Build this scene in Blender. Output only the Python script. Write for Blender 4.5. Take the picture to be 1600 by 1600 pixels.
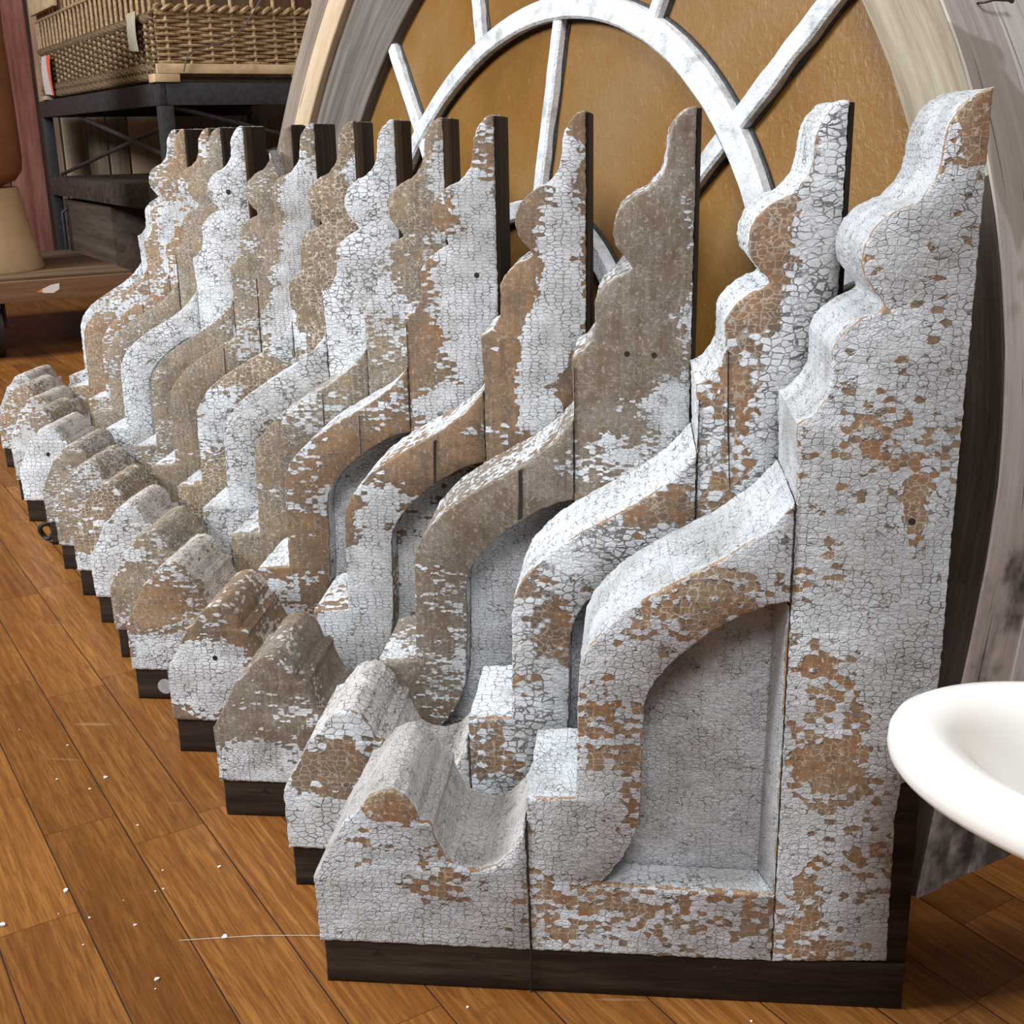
import bpy, bmesh, math, random
from mathutils import Vector, Matrix, noise
from mathutils.geometry import tessellate_polygon
for o in list(bpy.data.objects): bpy.data.objects.remove(o)
C = bpy.context.scene.collection
S = bpy.context.scene
# ------------------------------------------------------------------ camera
YAW, PIT, ROL = math.radians(-5.919347), math.radians(17.351305), math.radians(-1.125579)
fwd = Vector((math.sin(YAW)*math.cos(PIT), math.cos(YAW)*math.cos(PIT), -math.sin(PIT)))
r_ = Vector((math.cos(YAW), -math.sin(YAW), 0)); u_ = r_.cross(fwd)
right = r_*math.cos(ROL) + u_*math.sin(ROL); up = -r_*math.sin(ROL) + u_*math.cos(ROL)
cd = bpy.data.cameras.new('camera'); cam = bpy.data.objects.new('camera', cd); C.objects.link(cam)
cd.sensor_width = 36; cd.lens = 36*1900.1/1600; cd.clip_start = .02
m = Matrix.Identity(4)
for i in range(3):
    m[i][0] = right[i]; m[i][1] = up[i]; m[i][2] = -fwd[i]
m.translation = Vector((0.28891, -0.96177, 0.77968))
cam.matrix_world = m
S.camera = cam
# ------------------------------------------------------------------ world, lights, exposure
w = bpy.data.worlds.new('world'); S.world = w; w.use_nodes = True
w.node_tree.nodes['Background'].inputs[0].default_value = (.80, .86, 1.0, 1)
w.node_tree.nodes['Background'].inputs[1].default_value = .11
def area(name, loc, target, sx, sy, power, col):
    l = bpy.data.lights.new(name, 'AREA'); l.shape = 'RECTANGLE'; l.size = sx; l.size_y = sy
    l.energy = power; l.color = col
    o = bpy.data.objects.new(name, l); C.objects.link(o); o.location = loc
    o.rotation_euler = (Vector(target)-Vector(loc)).to_track_quat('-Z', 'Y').to_euler()
    return o
area('window_daylight', (-5.2, -.5, 3.9), (-.1, .6, .4), 2.2, 1.8, 700, (.90, .95, 1.0))
area('front_fill', (.4, -2.3, 3.9), (-.2, 1.0, .3), 1.6, 1.5, 150, (.97, .97, 1.0))  # fill added for an unseen frontal source, not a known window
area('back_warm_fill', (-2.2, 2.6, 3.2), (-2.6, 5.0, .7), .7, .7, 26, (1.0, .78, .55))  # warm fill added to brighten the boards at the back, no known lamp
S.view_settings.view_transform = 'Standard'; S.view_settings.look = 'None'
S.view_settings.gamma = 1; S.view_settings.use_curve_mapping = False
S.view_settings.exposure = -0.04
# ------------------------------------------------------------------ node helper
class NT:
    def __init__(s, tree): s.t = tree; s.N = tree.nodes; s.L = tree.links
    def n(s, typ, ins=None, **props):
        nd = s.N.new('ShaderNode'+typ)
        for k, v in props.items(): setattr(nd, k, v)
        for k, v in (ins or {}).items():
            sock = nd.inputs[k]
            if isinstance(v, bpy.types.NodeSocket): s.L.new(v, sock)
            else: sock.default_value = v
        return nd
    def m(s, op, a, b=0.0, c=0.0, clamp=False):
        return s.n('Math', {0: a, 1: b, 2: c}, operation=op, use_clamp=clamp).outputs[0]
    def vm(s, op, a, b=None, c=None):
        d = {0: a}
        if b is not None: d[1] = b
        if c is not None: d[2] = c
        nd = s.n('VectorMath', d, operation=op)
        return nd.outputs['Value'] if op in ('LENGTH', 'DOT_PRODUCT') else nd.outputs[0]
    def ss(s, v, a, b, lo=0.0, hi=1.0):
        return s.n('MapRange', {'Value': v, 'From Min': a, 'From Max': b, 'To Min': lo, 'To Max': hi}, interpolation_type='SMOOTHSTEP').outputs[0]
    def mix(s, f, a, b, mode='MIX'):
        nd = s.n('Mix', data_type='RGBA', blend_type=mode)
        for i, v in ((0, f), (6, a), (7, b)):
            if isinstance(v, bpy.types.NodeSocket): s.L.new(v, nd.inputs[i])
            else: nd.inputs[i].default_value = v if i == 0 or len(v) == 4 else (*v, 1)
        return nd.outputs[2]
    def noise(s, vec, scale, detail=3.0, rough=.55, dist=0.0, col=False):
        nd = s.n('TexNoise', {'Vector': vec, 'Scale': scale, 'Detail': detail, 'Roughness': rough, 'Distortion': dist})
        return nd.outputs[1 if col else 0]
    def ramp(s, f, stops):
        nd = s.n('ValToRGB', {'Fac': f}); e = nd.color_ramp.elements
        while len(e) < len(stops): e.new(.5)
        for el, (p, c) in zip(e, stops): el.position = p; el.color = (*c, 1)
        return nd.outputs[0]
def newmat(name):
    mt = bpy.data.materials.new(name); mt.use_nodes = True; t = NT(mt.node_tree)
    return mt, t, mt.node_tree.nodes['Principled BSDF']
def simple(name, c1, c2, scale=(8, 8, 8), ns=3.0, rough=.6, bump=.2, bd=.002, metal=0, c3=None, spec=.5, coat=0):
    mt, t, p = newmat(name)
    tc = t.n('TexCoord').outputs['Object']
    v = t.vm('MULTIPLY', tc, scale)
    f = t.noise(v, ns, 5, .6)
    stops = [(.32, c1), (.68, c2)] if c3 is None else [(.3, c1), (.52, c2), (.7, c3)]
    t.L.new(t.ramp(f, stops), p.inputs['Base Color'])
    p.inputs['Roughness'].default_value = rough; p.inputs['Metallic'].default_value = metal
    p.inputs['Specular IOR Level'].default_value = spec; p.inputs['Coat Weight'].default_value = coat
    b = t.n('Bump', {'Height': t.noise(v, ns*4, 5, .7), 'Strength': bump, 'Distance': bd})
    t.L.new(b.outputs[0], p.inputs['Normal'])
    return mt
def wood(name, cols, axis=2, along=1.2, across=28, rough=.65, bump=.35, stain=None, rot=0.0, fine=1.0):
    """weathered plank: grain runs along one local axis"""
    mt, t, p = newmat(name)
    tc = t.n('TexCoord').outputs['Object']
    if rot: tc = t.n('VectorRotate', {'Vector': tc, 'Axis': (0, 0, 1), 'Angle': rot}, rotation_type='AXIS_ANGLE').outputs[0]
    sc = [across]*3; sc[axis] = along
    v = t.vm('MULTIPLY', tc, tuple(sc))
    info = t.n('ObjectInfo').outputs['Random']
    v = t.vm('ADD', v, t.n('CombineXYZ', {0: t.m('MULTIPLY', info, 31.), 1: t.m('MULTIPLY', info, 17.), 2: t.m('MULTIPLY', info, 9.)}).outputs[0])
    a = t.noise(v, 1.0, 6, .62, .3)
    b = t.noise(v, 5.0*fine, 4, .7)
    f = t.m('ADD', t.m('MULTIPLY', a, .7), t.m('MULTIPLY', b, .3))
    col = t.ramp(f, [(.34, cols[0]), (.5, cols[1]), (.66, cols[2])])
    if stain:
        k = t.ss(t.noise(tc, 7, 3, .5), .56, .60)
        col = t.mix(t.m('MULTIPLY', k, .75), col, stain)
    t.L.new(col, p.inputs['Base Color']); p.inputs['Roughness'].default_value = rough; p.inputs['Specular IOR Level'].default_value = .12
    bp_ = t.n('Bump', {'Height': f, 'Strength': bump, 'Distance': .003})
    t.L.new(bp_.outputs[0], p.inputs['Normal'])
    return mt
# ------------------------------------------------------------------ crackled paint node group
def make_crackle():
    g = bpy.data.node_groups.new('crackled_paint', 'ShaderNodeTree')
    I = g.interface
    for nm, ty, dv in (('Vector', 'NodeSocketVector', None), ('Bias', 'NodeSocketFloat', 0.), ('Seed', 'NodeSocketFloat', 0.), ('Scale', 'NodeSocketFloat', 110.),
                       ('Net', 'NodeSocketFloat', .5), ('Dirt', 'NodeSocketFloat', .3), ('Crumble', 'NodeSocketFloat', .5), ('Crack', 'NodeSocketFloat', .06),
                       ('Warm', 'NodeSocketFloat', 0.), ('Stretch', 'NodeSocketFloat', 2.1), ('Wood A', 'NodeSocketColor', None), ('Wood B', 'NodeSocketColor', None)):
        s = I.new_socket(nm, in_out='INPUT', socket_type=ty)
        if dv is not None: s.default_value = dv
    I.new_socket('Color', in_out='OUTPUT', socket_type='NodeSocketColor')
    I.new_socket('Height', in_out='OUTPUT', socket_type='NodeSocketFloat')
    t = NT(g)
    gi = g.nodes.new('NodeGroupInput').outputs; go = g.nodes.new('NodeGroupOutput')
    sv = t.n('CombineXYZ', {0: t.m('MULTIPLY', gi['Seed'], 3.1), 1: t.m('MULTIPLY', gi['Seed'], 1.7), 2: gi['Seed']}).outputs[0]
    P = t.vm('ADD', gi['Vector'], sv)
    wob = t.vm('SUBTRACT', t.noise(P, 55, 3, .6, col=True), (.5, .5, .5))
    Pd = t.vm('MULTIPLY_ADD', wob, (.0055, .0055, .0055), P)
    wob2 = t.vm('SUBTRACT', t.noise(P, 260, 2, .6, col=True), (.5, .5, .5))
    Pd = t.vm('MULTIPLY_ADD', wob2, (.0022, .0022, .0022), Pd)
    # blocks a little wider than high
    Pa = t.vm('MULTIPLY', Pd, t.n('CombineXYZ', {0: 1., 1: 1., 2: gi['Stretch']}).outputs[0])
    v1 = t.n('TexVoronoi', {'Vector': Pa, 'Scale': gi['Scale'], 'Randomness': .62}, feature='F1')
    e1 = t.n('TexVoronoi', {'Vector': Pa, 'Scale': gi['Scale'], 'Randomness': .62}, feature='DISTANCE_TO_EDGE').outputs['Distance']
    e2 = t.n('TexVoronoi', {'Vector': Pa, 'Scale': t.m('MULTIPLY', gi['Scale'], 2.4), 'Randomness': .9}, feature='DISTANCE_TO_EDGE').outputs['Distance']
    cellp = v1.outputs['Position']
    cr = t.n('SeparateColor', {0: v1.outputs['Color']}).outputs
    big = t.noise(cellp, 9, 4, .62)
    fine = t.noise(P, 150, 3, .6)
    msum = t.m('ADD', t.m('ADD', t.m('MULTIPLY_ADD', t.m('SUBTRACT', big, .5), 1.15, gi['Bias']), t.m('MULTIPLY', t.m('SUBTRACT', cr[0], .5), .34)),
               t.m('MULTIPLY', t.m('SUBTRACT', fine, .5), .16))
    mask = t.ss(msum, -.012, .012)
    # paint
    tone = t.noise(P, 14, 4, .6)
    white = t.mix(t.ss(tone, .38, .66), (.74, .765, .79), (.56, .565, .56))
    white = t.mix(gi['Warm'], white, (.56, .49, .43))
    white = t.mix(t.m('MULTIPLY', cr[1], .14), white, (.50, .49, .47))
    dirtn = t.m('MULTIPLY', t.ss(t.noise(P, 24, 5, .7), .50, .70), gi['Dirt'])
    speck = t.m('MULTIPLY', t.ss(t.noise(P, 260, 2, .6), .60, .70), t.m('MULTIPLY_ADD', gi['Dirt'], .9, .12))
    white = t.mix(dirtn, white, (.20, .18, .15))
    white = t.mix(t.m('MULTIPLY', speck, .7, clamp=True), white, (.24, .19, .13))
    ck = t.m('MULTIPLY', t.ss(e1, gi['Crack'], t.m('MULTIPLY', gi['Crack'], .35)), t.ss(t.noise(P, 48, 3, .6), .36, .58, .12, 1.0))
    ck2 = t.m('MULTIPLY', t.ss(e2, .05, .01), t.ss(t.noise(P, 26, 3, .5), .44, .6, 0., .6))
    ckm = t.m('MAXIMUM', ck, ck2)
    paint = t.mix(t.m('MULTIPLY', ckm, .86), white, (.085, .072, .06))
    # bare wood with remains of paint in its checks
    gv = t.vm('MULTIPLY', P, (160, 160, 9))
    grain = t.noise(gv, 1.0, 4, .65)
    wn = t.m('ADD', t.m('MULTIPLY', t.noise(P, 20, 5, .72), .8), t.m('MULTIPLY', grain, .2))
    mould = t.m('MULTIPLY', t.ss(t.noise(P, 85, 4, .7), .46, .66), .55)
    wd = t.mix(t.ss(wn, .40, .60), gi['Wood A'], gi['Wood B'])
    wd = t.mix(t.m('MULTIPLY', t.ss(grain, .52, .3), .45), wd, (.10, .07, .045))
    wd = t.mix(mould, wd, (.115, .085, .058))
    wd = t.mix(t.m('MULTIPLY', dirtn, .6), wd, (.12, .10, .08))
    netw = t.m('MULTIPLY', t.ss(e1, .075, .02), gi['Net'])
    netw = t.m('MULTIPLY', netw, t.ss(t.noise(P, 40, 3, .6), .36, .56))
    fleck = t.m('MULTIPLY', t.ss(t.noise(P, 210, 4, .7), .56, .64), t.m('MULTIPLY_ADD', gi['Net'], .9, .12), clamp=True)
    wd = t.mix(t.m('MAXIMUM', netw, fleck, clamp=True), wd, (.62, .56, .47))
    rim = t.m('MULTIPLY', t.ss(msum, -.06, -.005), .35)
    wd = t.mix(rim, wd, (.09, .065, .045))
    col = t.mix(mask, wd, paint)
    # relief
    dome = t.m('MULTIPLY', t.ss(e1, 0.0, .10), t.noise(P, 60, 2, .5))
    crum = t.m('MULTIPLY', t.noise(P, 300, 5, .72), gi['Crumble'])
    crum2 = t.m('MULTIPLY', t.noise(P, 90, 3, .6, .6), gi['Crumble'])
    hp = t.m('ADD', t.m('ADD', t.m('MULTIPLY', dome, .8), t.m('MULTIPLY', ckm, -.35)), t.m('ADD', t.m('MULTIPLY', crum, 1.3), t.m('MULTIPLY_ADD', crum2, 1.6, .4)))
    hw = t.m('ADD', t.m('MULTIPLY', grain, .25), t.m('MULTIPLY', netw, .2))
    h = t.m('ADD', t.m('MULTIPLY', hp, mask), t.m('MULTIPLY', hw, t.m('SUBTRACT', 1., mask)))
    t.L.new(col, go.inputs['Color']); t.L.new(h, go.inputs['Height'])
    return g
CR = make_crackle()
def crackle(name, bias, seed, scale, net, dirt, crumble, crack, wa, wb, blobs=(), warm=0., bump=.7, side=.25, sidewarm=0., stretch=2.1, sidedirt=0.):
    mt, t, p = newmat(name)
    tc = t.n('TexCoord').outputs['Object']
    flat = t.vm('MULTIPLY', tc, (1, 0, 1))
    wob = t.vm('SUBTRACT', t.noise(tc, 22, 3, .6, col=True), (.5, .5, .5))
    flat = t.vm('MULTIPLY_ADD', wob, (.05, 0, .05), flat)
    yy = t.n('SeparateXYZ', {0: tc}).outputs[1]
    acc = 0.
    for (cx, cz, rx, rz, a) in blobs:
        d = t.vm('LENGTH', t.vm('MULTIPLY', t.vm('SUBTRACT', flat, (cx, 0, cz)), (1/max(rx, .004), 0, 1/max(rz, .004))))
        acc = t.m('ADD', acc, t.ss(d, .55, 1.35, a, 0.))
    if not isinstance(acc, float): acc = t.m('MULTIPLY', acc, t.ss(yy, .007, .003))
    acc = t.m('ADD', t.m('ADD', acc, bias), t.ss(yy, .006, .012, 0., side))
    edge = t.m('MULTIPLY', t.ss(yy, .0004, .0012), t.ss(yy, .0065, .003))
    acc = t.m('SUBTRACT', acc, t.m('MULTIPLY', edge, t.ss(t.noise(tc, 24, 3, .6), .40, .52, -.35, .50)))
    g = t.n('Group'); g.node_tree = CR
    gi = g.inputs
    t.L.new(tc, gi['Vector'])
    t.L.new(acc, gi['Bias'])
    for k, v in (('Seed', seed), ('Scale', scale), ('Net', net), ('Dirt', dirt), ('Crumble', crumble), ('Crack', crack), ('Warm', warm), ('Stretch', stretch), ('Wood A', (*wa, 1)), ('Wood B', (*wb, 1))):
        gi[k].default_value = v
    t.L.new(t.ss(yy, .003, .010, crack, crack*.8), gi['Crack'])
    t.L.new(t.ss(yy, .004, .02, dirt, dirt+sidedirt), gi['Dirt'])
    if sidewarm: t.L.new(t.ss(yy, .004, .012, warm, sidewarm), gi['Warm'])
    t.L.new(g.outputs['Color'], p.inputs['Base Color'])
    p.inputs['Roughness'].default_value = .72; p.inputs['Specular IOR Level'].default_value = .3
    b = t.n('Bump', {'Height': g.outputs['Height'], 'Strength': bump, 'Distance': .0034 if crumble > 1.2 else .0024})
    t.L.new(b.outputs[0], p.inputs['Normal'])
    return mt
# ------------------------------------------------------------------ object helpers
def obj(name, bm, mat, parent=None, sharp=40, smooth=True):
    me = bpy.data.meshes.new(name)
    bmesh.ops.recalc_face_normals(bm, faces=bm.faces)
    bm.to_mesh(me); bm.free()
    if smooth:
        me.polygons.foreach_set('use_smooth', [True]*len(me.polygons))
        me.set_sharp_from_angle(angle=math.radians(sharp))
    if mat: me.materials.append(mat)
    o = bpy.data.objects.new(name, me); C.objects.link(o)
    if parent: o.parent = parent
    return o
def tag(o, label, cat, group=None):
    o['label'] = label; o['category'] = cat
    if group: o['group'] = group
    return o
def thing(name, label, cat, loc=(0, 0, 0), rz=0, group=None):
    o = bpy.data.objects.new(name, None); C.objects.link(o); o.location = loc; o.rotation_euler = (0, 0, rz)
    o.empty_display_size = .05
    return tag(o, label, cat, group)
def struct(name, bm, mat):
    o = obj(name, bm, mat); o['kind'] = 'structure'; return o
def box(bm, a, b, bev=0.0):
    vs = [bm.verts.new((x, y, z)) for x in (a[0], b[0]) for y in (a[1], b[1]) for z in (a[2], b[2])]
    fs = []
    for q in ((0, 1, 3, 2), (4, 6, 7, 5), (0, 4, 5, 1), (2, 3, 7, 6), (0, 2, 6, 4), (1, 5, 7, 3)):
        fs.append(bm.faces.new([vs[i] for i in q]))
    if bev:
        es = list({e for f in fs for e in f.edges})
        bmesh.ops.bevel(bm, geom=es, offset=bev, segments=2, affect='EDGES', profile=.6)
def obox(bm, o, ex, ey, ez, bev=0.0):
    """box from corner o along three vectors"""
    o, ex, ey, ez = map(Vector, (o, ex, ey, ez))
    vs = [bm.verts.new(o + ex*i + ey*j + ez*k) for i in (0, 1) for j in (0, 1) for k in (0, 1)]
    fs = [bm.faces.new([vs[i] for i in q]) for q in ((0, 1, 3, 2), (4, 6, 7, 5), (0, 4, 5, 1), (2, 3, 7, 6), (0, 2, 6, 4), (1, 5, 7, 3))]
    if bev: bmesh.ops.bevel(bm, geom=list({e for f in fs for e in f.edges}), offset=bev, segments=2, affect='EDGES', profile=.6)
def tube(bm, pts, rad, seg=8, cap=True):
    pts = [Vector(p) for p in pts]; rings = []
    rr = rad if isinstance(rad, (list, tuple)) else [rad]*len(pts)
    prev = None
    for i, p in enumerate(pts):
        d = (pts[min(i+1, len(pts)-1)] - pts[max(i-1, 0)]).normalized()
        a = Vector((0, 0, 1)) if abs(d.z) < .9 else Vector((1, 0, 0))
        if prev is not None: a = prev
        x = (a - d*a.dot(d)).normalized(); prev = x; y = d.cross(x)
        rings.append([bm.verts.new(p + (x*math.cos(2*math.pi*k/seg) + y*math.sin(2*math.pi*k/seg))*rr[i]) for k in range(seg)])
    for i in range(len(rings)-1):
        for k in range(seg):
            bm.faces.new((rings[i][k], rings[i][(k+1) % seg], rings[i+1][(k+1) % seg], rings[i+1][k]))
    if cap: bm.faces.new(rings[0][::-1]); bm.faces.new(rings[-1])
def lathe(bm, prof, cx=0, cy=0, seg=48, sx=1, sy=1, cap=True):
    rings = []
    for (r, z) in prof:
        rings.append([bm.verts.new((cx + r*sx*math.cos(2*math.pi*k/seg), cy + r*sy*math.sin(2*math.pi*k/seg), z)) for k in range(seg)])
    for i in range(len(rings)-1):
        for k in range(seg):
            bm.faces.new((rings[i][k], rings[i][(k+1) % seg], rings[i+1][(k+1) % seg], rings[i+1][k]))
    if cap: bm.faces.new(rings[0][::-1]); bm.faces.new(rings[-1])
# room grid: u runs back-left along the floor boards, v runs back-right
A_ = math.radians(126.2)
U = Vector((math.cos(A_), math.sin(A_), 0)); V = Vector((math.sin(A_), -math.cos(A_), 0)); Z = Vector((0, 0, 1))
# ------------------------------------------------------------------ floor and walls
def floor_mat():
    mt, t, p = newmat('oak_floor')
    tc = t.n('TexCoord').outputs['Object']
    q = t.n('VectorRotate', {'Vector': tc, 'Axis': (0, 0, 1), 'Angle': -math.radians(127.6)}, rotation_type='AXIS_ANGLE').outputs[0]
    s = t.n('SeparateXYZ', {0: q}).outputs
    bw, bl = .0837, .46
    rowf = t.m('DIVIDE', t.m('ADD', s[1], -.0063), bw); row = t.m('FLOOR', rowf)
    rnd = t.n('TexWhiteNoise', {'W': row}, noise_dimensions='1D').outputs['Value']
    lf = t.m('ADD', t.m('DIVIDE', s[0], bl), t.m('MULTIPLY', rnd, 7.3)); col = t.m('FLOOR', lf)
    pid = t.n('CombineXYZ', {0: row, 1: col, 2: 3.}).outputs[0]
    wn = t.n('TexWhiteNoise', {'Vector': pid}, noise_dimensions='3D')
    r1 = wn.outputs['Value']; rc = t.n('SeparateColor', {0: wn.outputs['Color']}).outputs
    fy = t.m('FRACT', rowf); fx = t.m('FRACT', lf)
    ey = t.m('MULTIPLY', t.m('MINIMUM', fy, t.m('SUBTRACT', 1., fy)), bw)
    ex = t.m('MULTIPLY', t.m('MINIMUM', fx, t.m('SUBTRACT', 1., fx)), bl)
    gap = t.m('MAXIMUM', t.ss(ey, .0011, .0004), t.m('MULTIPLY', t.ss(ex, .0009, .0003), .6))
    off = t.vm('MULTIPLY', wn.outputs['Color'], (5, 5, 5))
    base = t.vm('ADD', q, off)
    warp = t.noise(t.vm('MULTIPLY', base, (1.5, 13, 1)), 1., 3, .5)
    # cathedral figure: contour lines of a slow field
    fld = t.m('ADD', t.m('MULTIPLY', warp, 16.), t.m('MULTIPLY', t.n('SeparateXYZ', {0: base}).outputs[1], t.m('MULTIPLY_ADD', rc[1], 100., 15.)))
    lines = t.m('ABSOLUTE', t.m('SUBTRACT', t.m('FRACT', fld), .5))
    pores = t.noise(t.vm('MULTIPLY', base, (22, 420, 1)), 1., 4, .6)
    fib = t.noise(t.vm('MULTIPLY', base, (5, 130, 1)), 1., 4, .6)
    c = t.ramp(t.m('ADD', t.m('MULTIPLY', fib, .6), t.m('MULTIPLY', warp, .4)), [(.34, (.140, .050, .011)), (.5, (.215, .085, .020)), (.66, (.315, .140, .036))])
    c = t.mix(t.m('MULTIPLY', t.ss(lines, .18, .03), t.m('MULTIPLY_ADD', rc[2], .75, -.02), clamp=True), c, (.13, .050, .016))
    c = t.mix(t.m('MULTIPLY', t.ss(pores, .52, .40), .50), c, (.10, .038, .011))
    tint = t.mix(r1, (.74, .70, .66), (1.18, 1.15, 1.10))
    c = t.mix(1., c, tint, 'MULTIPLY')
    scr = t.ss(t.noise(t.vm('MULTIPLY', tc, (5, 60, 1)), 1., 2, .5), .70, .76)
    c = t.mix(t.m('MULTIPLY', scr, .18), c, (.6, .42, .25))
    knot = t.ss(t.noise(tc, 9, 3, .6), .68, .78)
    c = t.mix(t.m('MULTIPLY', knot, .6), c, (.07, .03, .012))
    c = t.mix(t.m('MULTIPLY', gap, .9), c, (.02, .010, .006))
    t.L.new(c, p.inputs['Base Color'])
    t.L.new(t.m('MULTIPLY_ADD', t.noise(tc, 12, 4, .6), .25, .24), p.inputs['Roughness'])
    p.inputs['Specular IOR Level'].default_value = .18
    h = t.m('SUBTRACT', t.m('MULTIPLY', pores, .18), gap)
    b = t.n('Bump', {'Height': h, 'Strength': .5, 'Distance': .0012}); t.L.new(b.outputs[0], p.inputs['Normal'])
    return mt
bm = bmesh.new(); box(bm, (-7, -3.5, -.1), (4, 10, 0)); struct('floor', bm, floor_mat())
plaster = simple('wall_plaster_tan', (.24, .15, .09), (.36, .24, .15), ns=2, rough=.85)
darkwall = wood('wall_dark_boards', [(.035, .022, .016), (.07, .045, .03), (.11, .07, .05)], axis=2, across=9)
CX = Vector((-1.57, 3.9, 0))                                   # corner of the black table
bm = bmesh.new(); obox(bm, CX + U*3.6 - V*4.5, V*6.43, U*.1, Z*3.6); struct('wall_back', bm, darkwall)
# ------------------------------------------------------------------ carved brackets
SCROLL = [(-.003, .047), (-.0044, .1171), (.0108, .1439), (.0232, .1682), (.0272, .1771), (.036, .1821), (.0438, .1924), (.0521, .2034), (.0625, .209), (.0744, .2108), (.0859, .2047), (.0948, .1932), (.0978, .18), (.1013, .1775), (.1061, .1797), (.1106, .1752), (.1103, .1665), (.1146, .1553), (.1218, .1394), (.1352, .1318), (.1518, .1292), (.168, .1354), (.183, .1509), (.1928, .1714), (.1952, .1867), (.1965, .12), (.1990, .047)]
OUT_S = [(.1972, .18), (.1968, .2057), (.2417, .2088), (.243, .2718), (.2437, .3182), (.2459, .3394), (.2542, .3576), (.2667, .3727), (.2802, .3865), (.2989, .3997), (.3201, .4128), (.3462, .4275), (.3643, .4374), (.3796, .4483), (.3997, .4641), (.4139, .4802), (.4205, .4885)]
REC = [(.4207, .401), (.4104, .4002), (.3974, .3959), (.3818, .3887), (.3662, .379), (.3505, .3682), (.3347, .3548), (.3215, .3414), (.3108, .3279), (.3039, .3138), (.3008, .2984), (.3006, .2737), (.2999, .2423), (.2992, .2104), (.2967, .1843), (.2906, .1643), (.2821, .1473), (.2723, .1335), (.2636, .1216), (.2998, .1192), (.3575, .1187), (.4207, .1172)]
BRACE = [(.2000, .047), (.1980, .12)] + OUT_S + REC + [(.4205, .047)]
STEPS = [(.4217, .047), (.4217, .5), (.4190, .5529), (.4301, .5592), (.4384, .5701), (.4424, .5788), (.4439, .5926), (.443, .6113), (.4468, .6208), (.4536, .6282), (.4638, .6361), (.4778, .6424), (.4814, .6458), (.4786, .6517), (.4729, .6571), (.4645, .6678), (.4614, .6794), (.4625, .6918), (.4674, .7032), (.4753, .7116), (.4847, .7175), (.4965, .7225), (.5034, .7294), (.5101, .738), (.5131, .7462), (.5146, .7558), (.5156, .7702), (.5184, .7804), (.5235, .7897), (.5313, .7977)]
TOP = [(.5365, .8), (.5412, .8)]
TOP1 = [(.5378, .8009), (.5458, .804)]
def resample(poly, step):
    out = []
    for i, a in enumerate(poly):
        b = poly[(i+1) % len(poly)]; L = math.hypot(b[0]-a[0], b[1]-a[1]); n = max(1, round(L/step))
        for k in range(n): out.append((a[0]+(b[0]-a[0])*k/n, a[1]+(b[1]-a[1])*k/n))
    return out
def prism(poly, y0, y1, seed, step=.004, jit=.0007, bev=.0014, groove=None, rows=9):
    """profile in x-z extruded along y, softened ragged edges, optional lamination groove"""
    P = resample(poly, step); n = len(P)
    ar = sum(P[i][0]*P[(i+1) % n][1]-P[(i+1) % n][0]*P[i][1] for i in range(n))
    if ar < 0: P = P[::-1]
    nor = []
    for i in range(n):
        dx = P[(i+1) % n][0]-P[i-1][0]; dz = P[(i+1) % n][1]-P[i-1][1]; L = math.hypot(dx, dz) or 1
        nor.append((dz/L, -dx/L))                                # outward for counter-clockwise
    ring_y = [(bev, y0), (bev*.3, y0+bev*.35), (0, y0+bev)]
    inner = [y0+bev+(y1-y0-2*bev)*k/rows for k in range(1, rows)]
    ring_y += [(0, y) for y in inner]
    if groove: ring_y += [(0, groove-.0016), (.0022, groove), (0, groove+.0016)]
    ring_y += [(0, y1-bev), (bev, y1)]
    ring_y = sorted(ring_y, key=lambda q: q[1])
    bm = bmesh.new(); rings = []
    for (ins, y) in ring_y:
        R = []
        for i, (x, z) in enumerate(P):
            k = noise.noise(Vector((x*130+seed*7.1, y*60, z*130+seed*3.3)))*jit + noise.noise(Vector((x*420+seed, y*90, z*420)))*jit*.6
            q = -ins + k
            R.append(bm.verts.new((x+nor[i][0]*q, y, z+nor[i][1]*q)))
        rings.append(R)
    for a, b in zip(rings, rings[1:]):
        for i in range(n): bm.faces.new((a[i], a[(i+1) % n], b[(i+1) % n], b[i]))
    for R, flip in ((rings[0], True), (rings[-1], False)):
        tris = tessellate_polygon([[v.co.copy() for v in R]])
        for tr in tris:
            try: bm.faces.new([R[i] for i in tr])
            except ValueError: pass
    return bm
dark_wood = wood('unpainted_dark_wood', [(.014, .009, .007), (.030, .019, .013), (.058, .038, .027)], axis=0, across=60, along=5, rough=.6)
dark_edge = wood('dark_rear_edge_wood', [(.009, .006, .0045), (.019, .012, .008), (.042, .027, .017)], axis=2, across=70, along=3, rough=.7)
brown_edge = wood('brown_rear_edge_wood', [(.022, .013, .008), (.055, .032, .017), (.10, .06, .032)], axis=2, across=70, along=3, rough=.7)
split_dark = simple('split_shadow_wood', (.012, .008, .006), (.03, .02, .014))
ORG, TAN, GRY, BRN = (.29, .155, .075), (.275, .20, .125), (.205, .172, .135), (.175, .125, .085)
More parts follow.
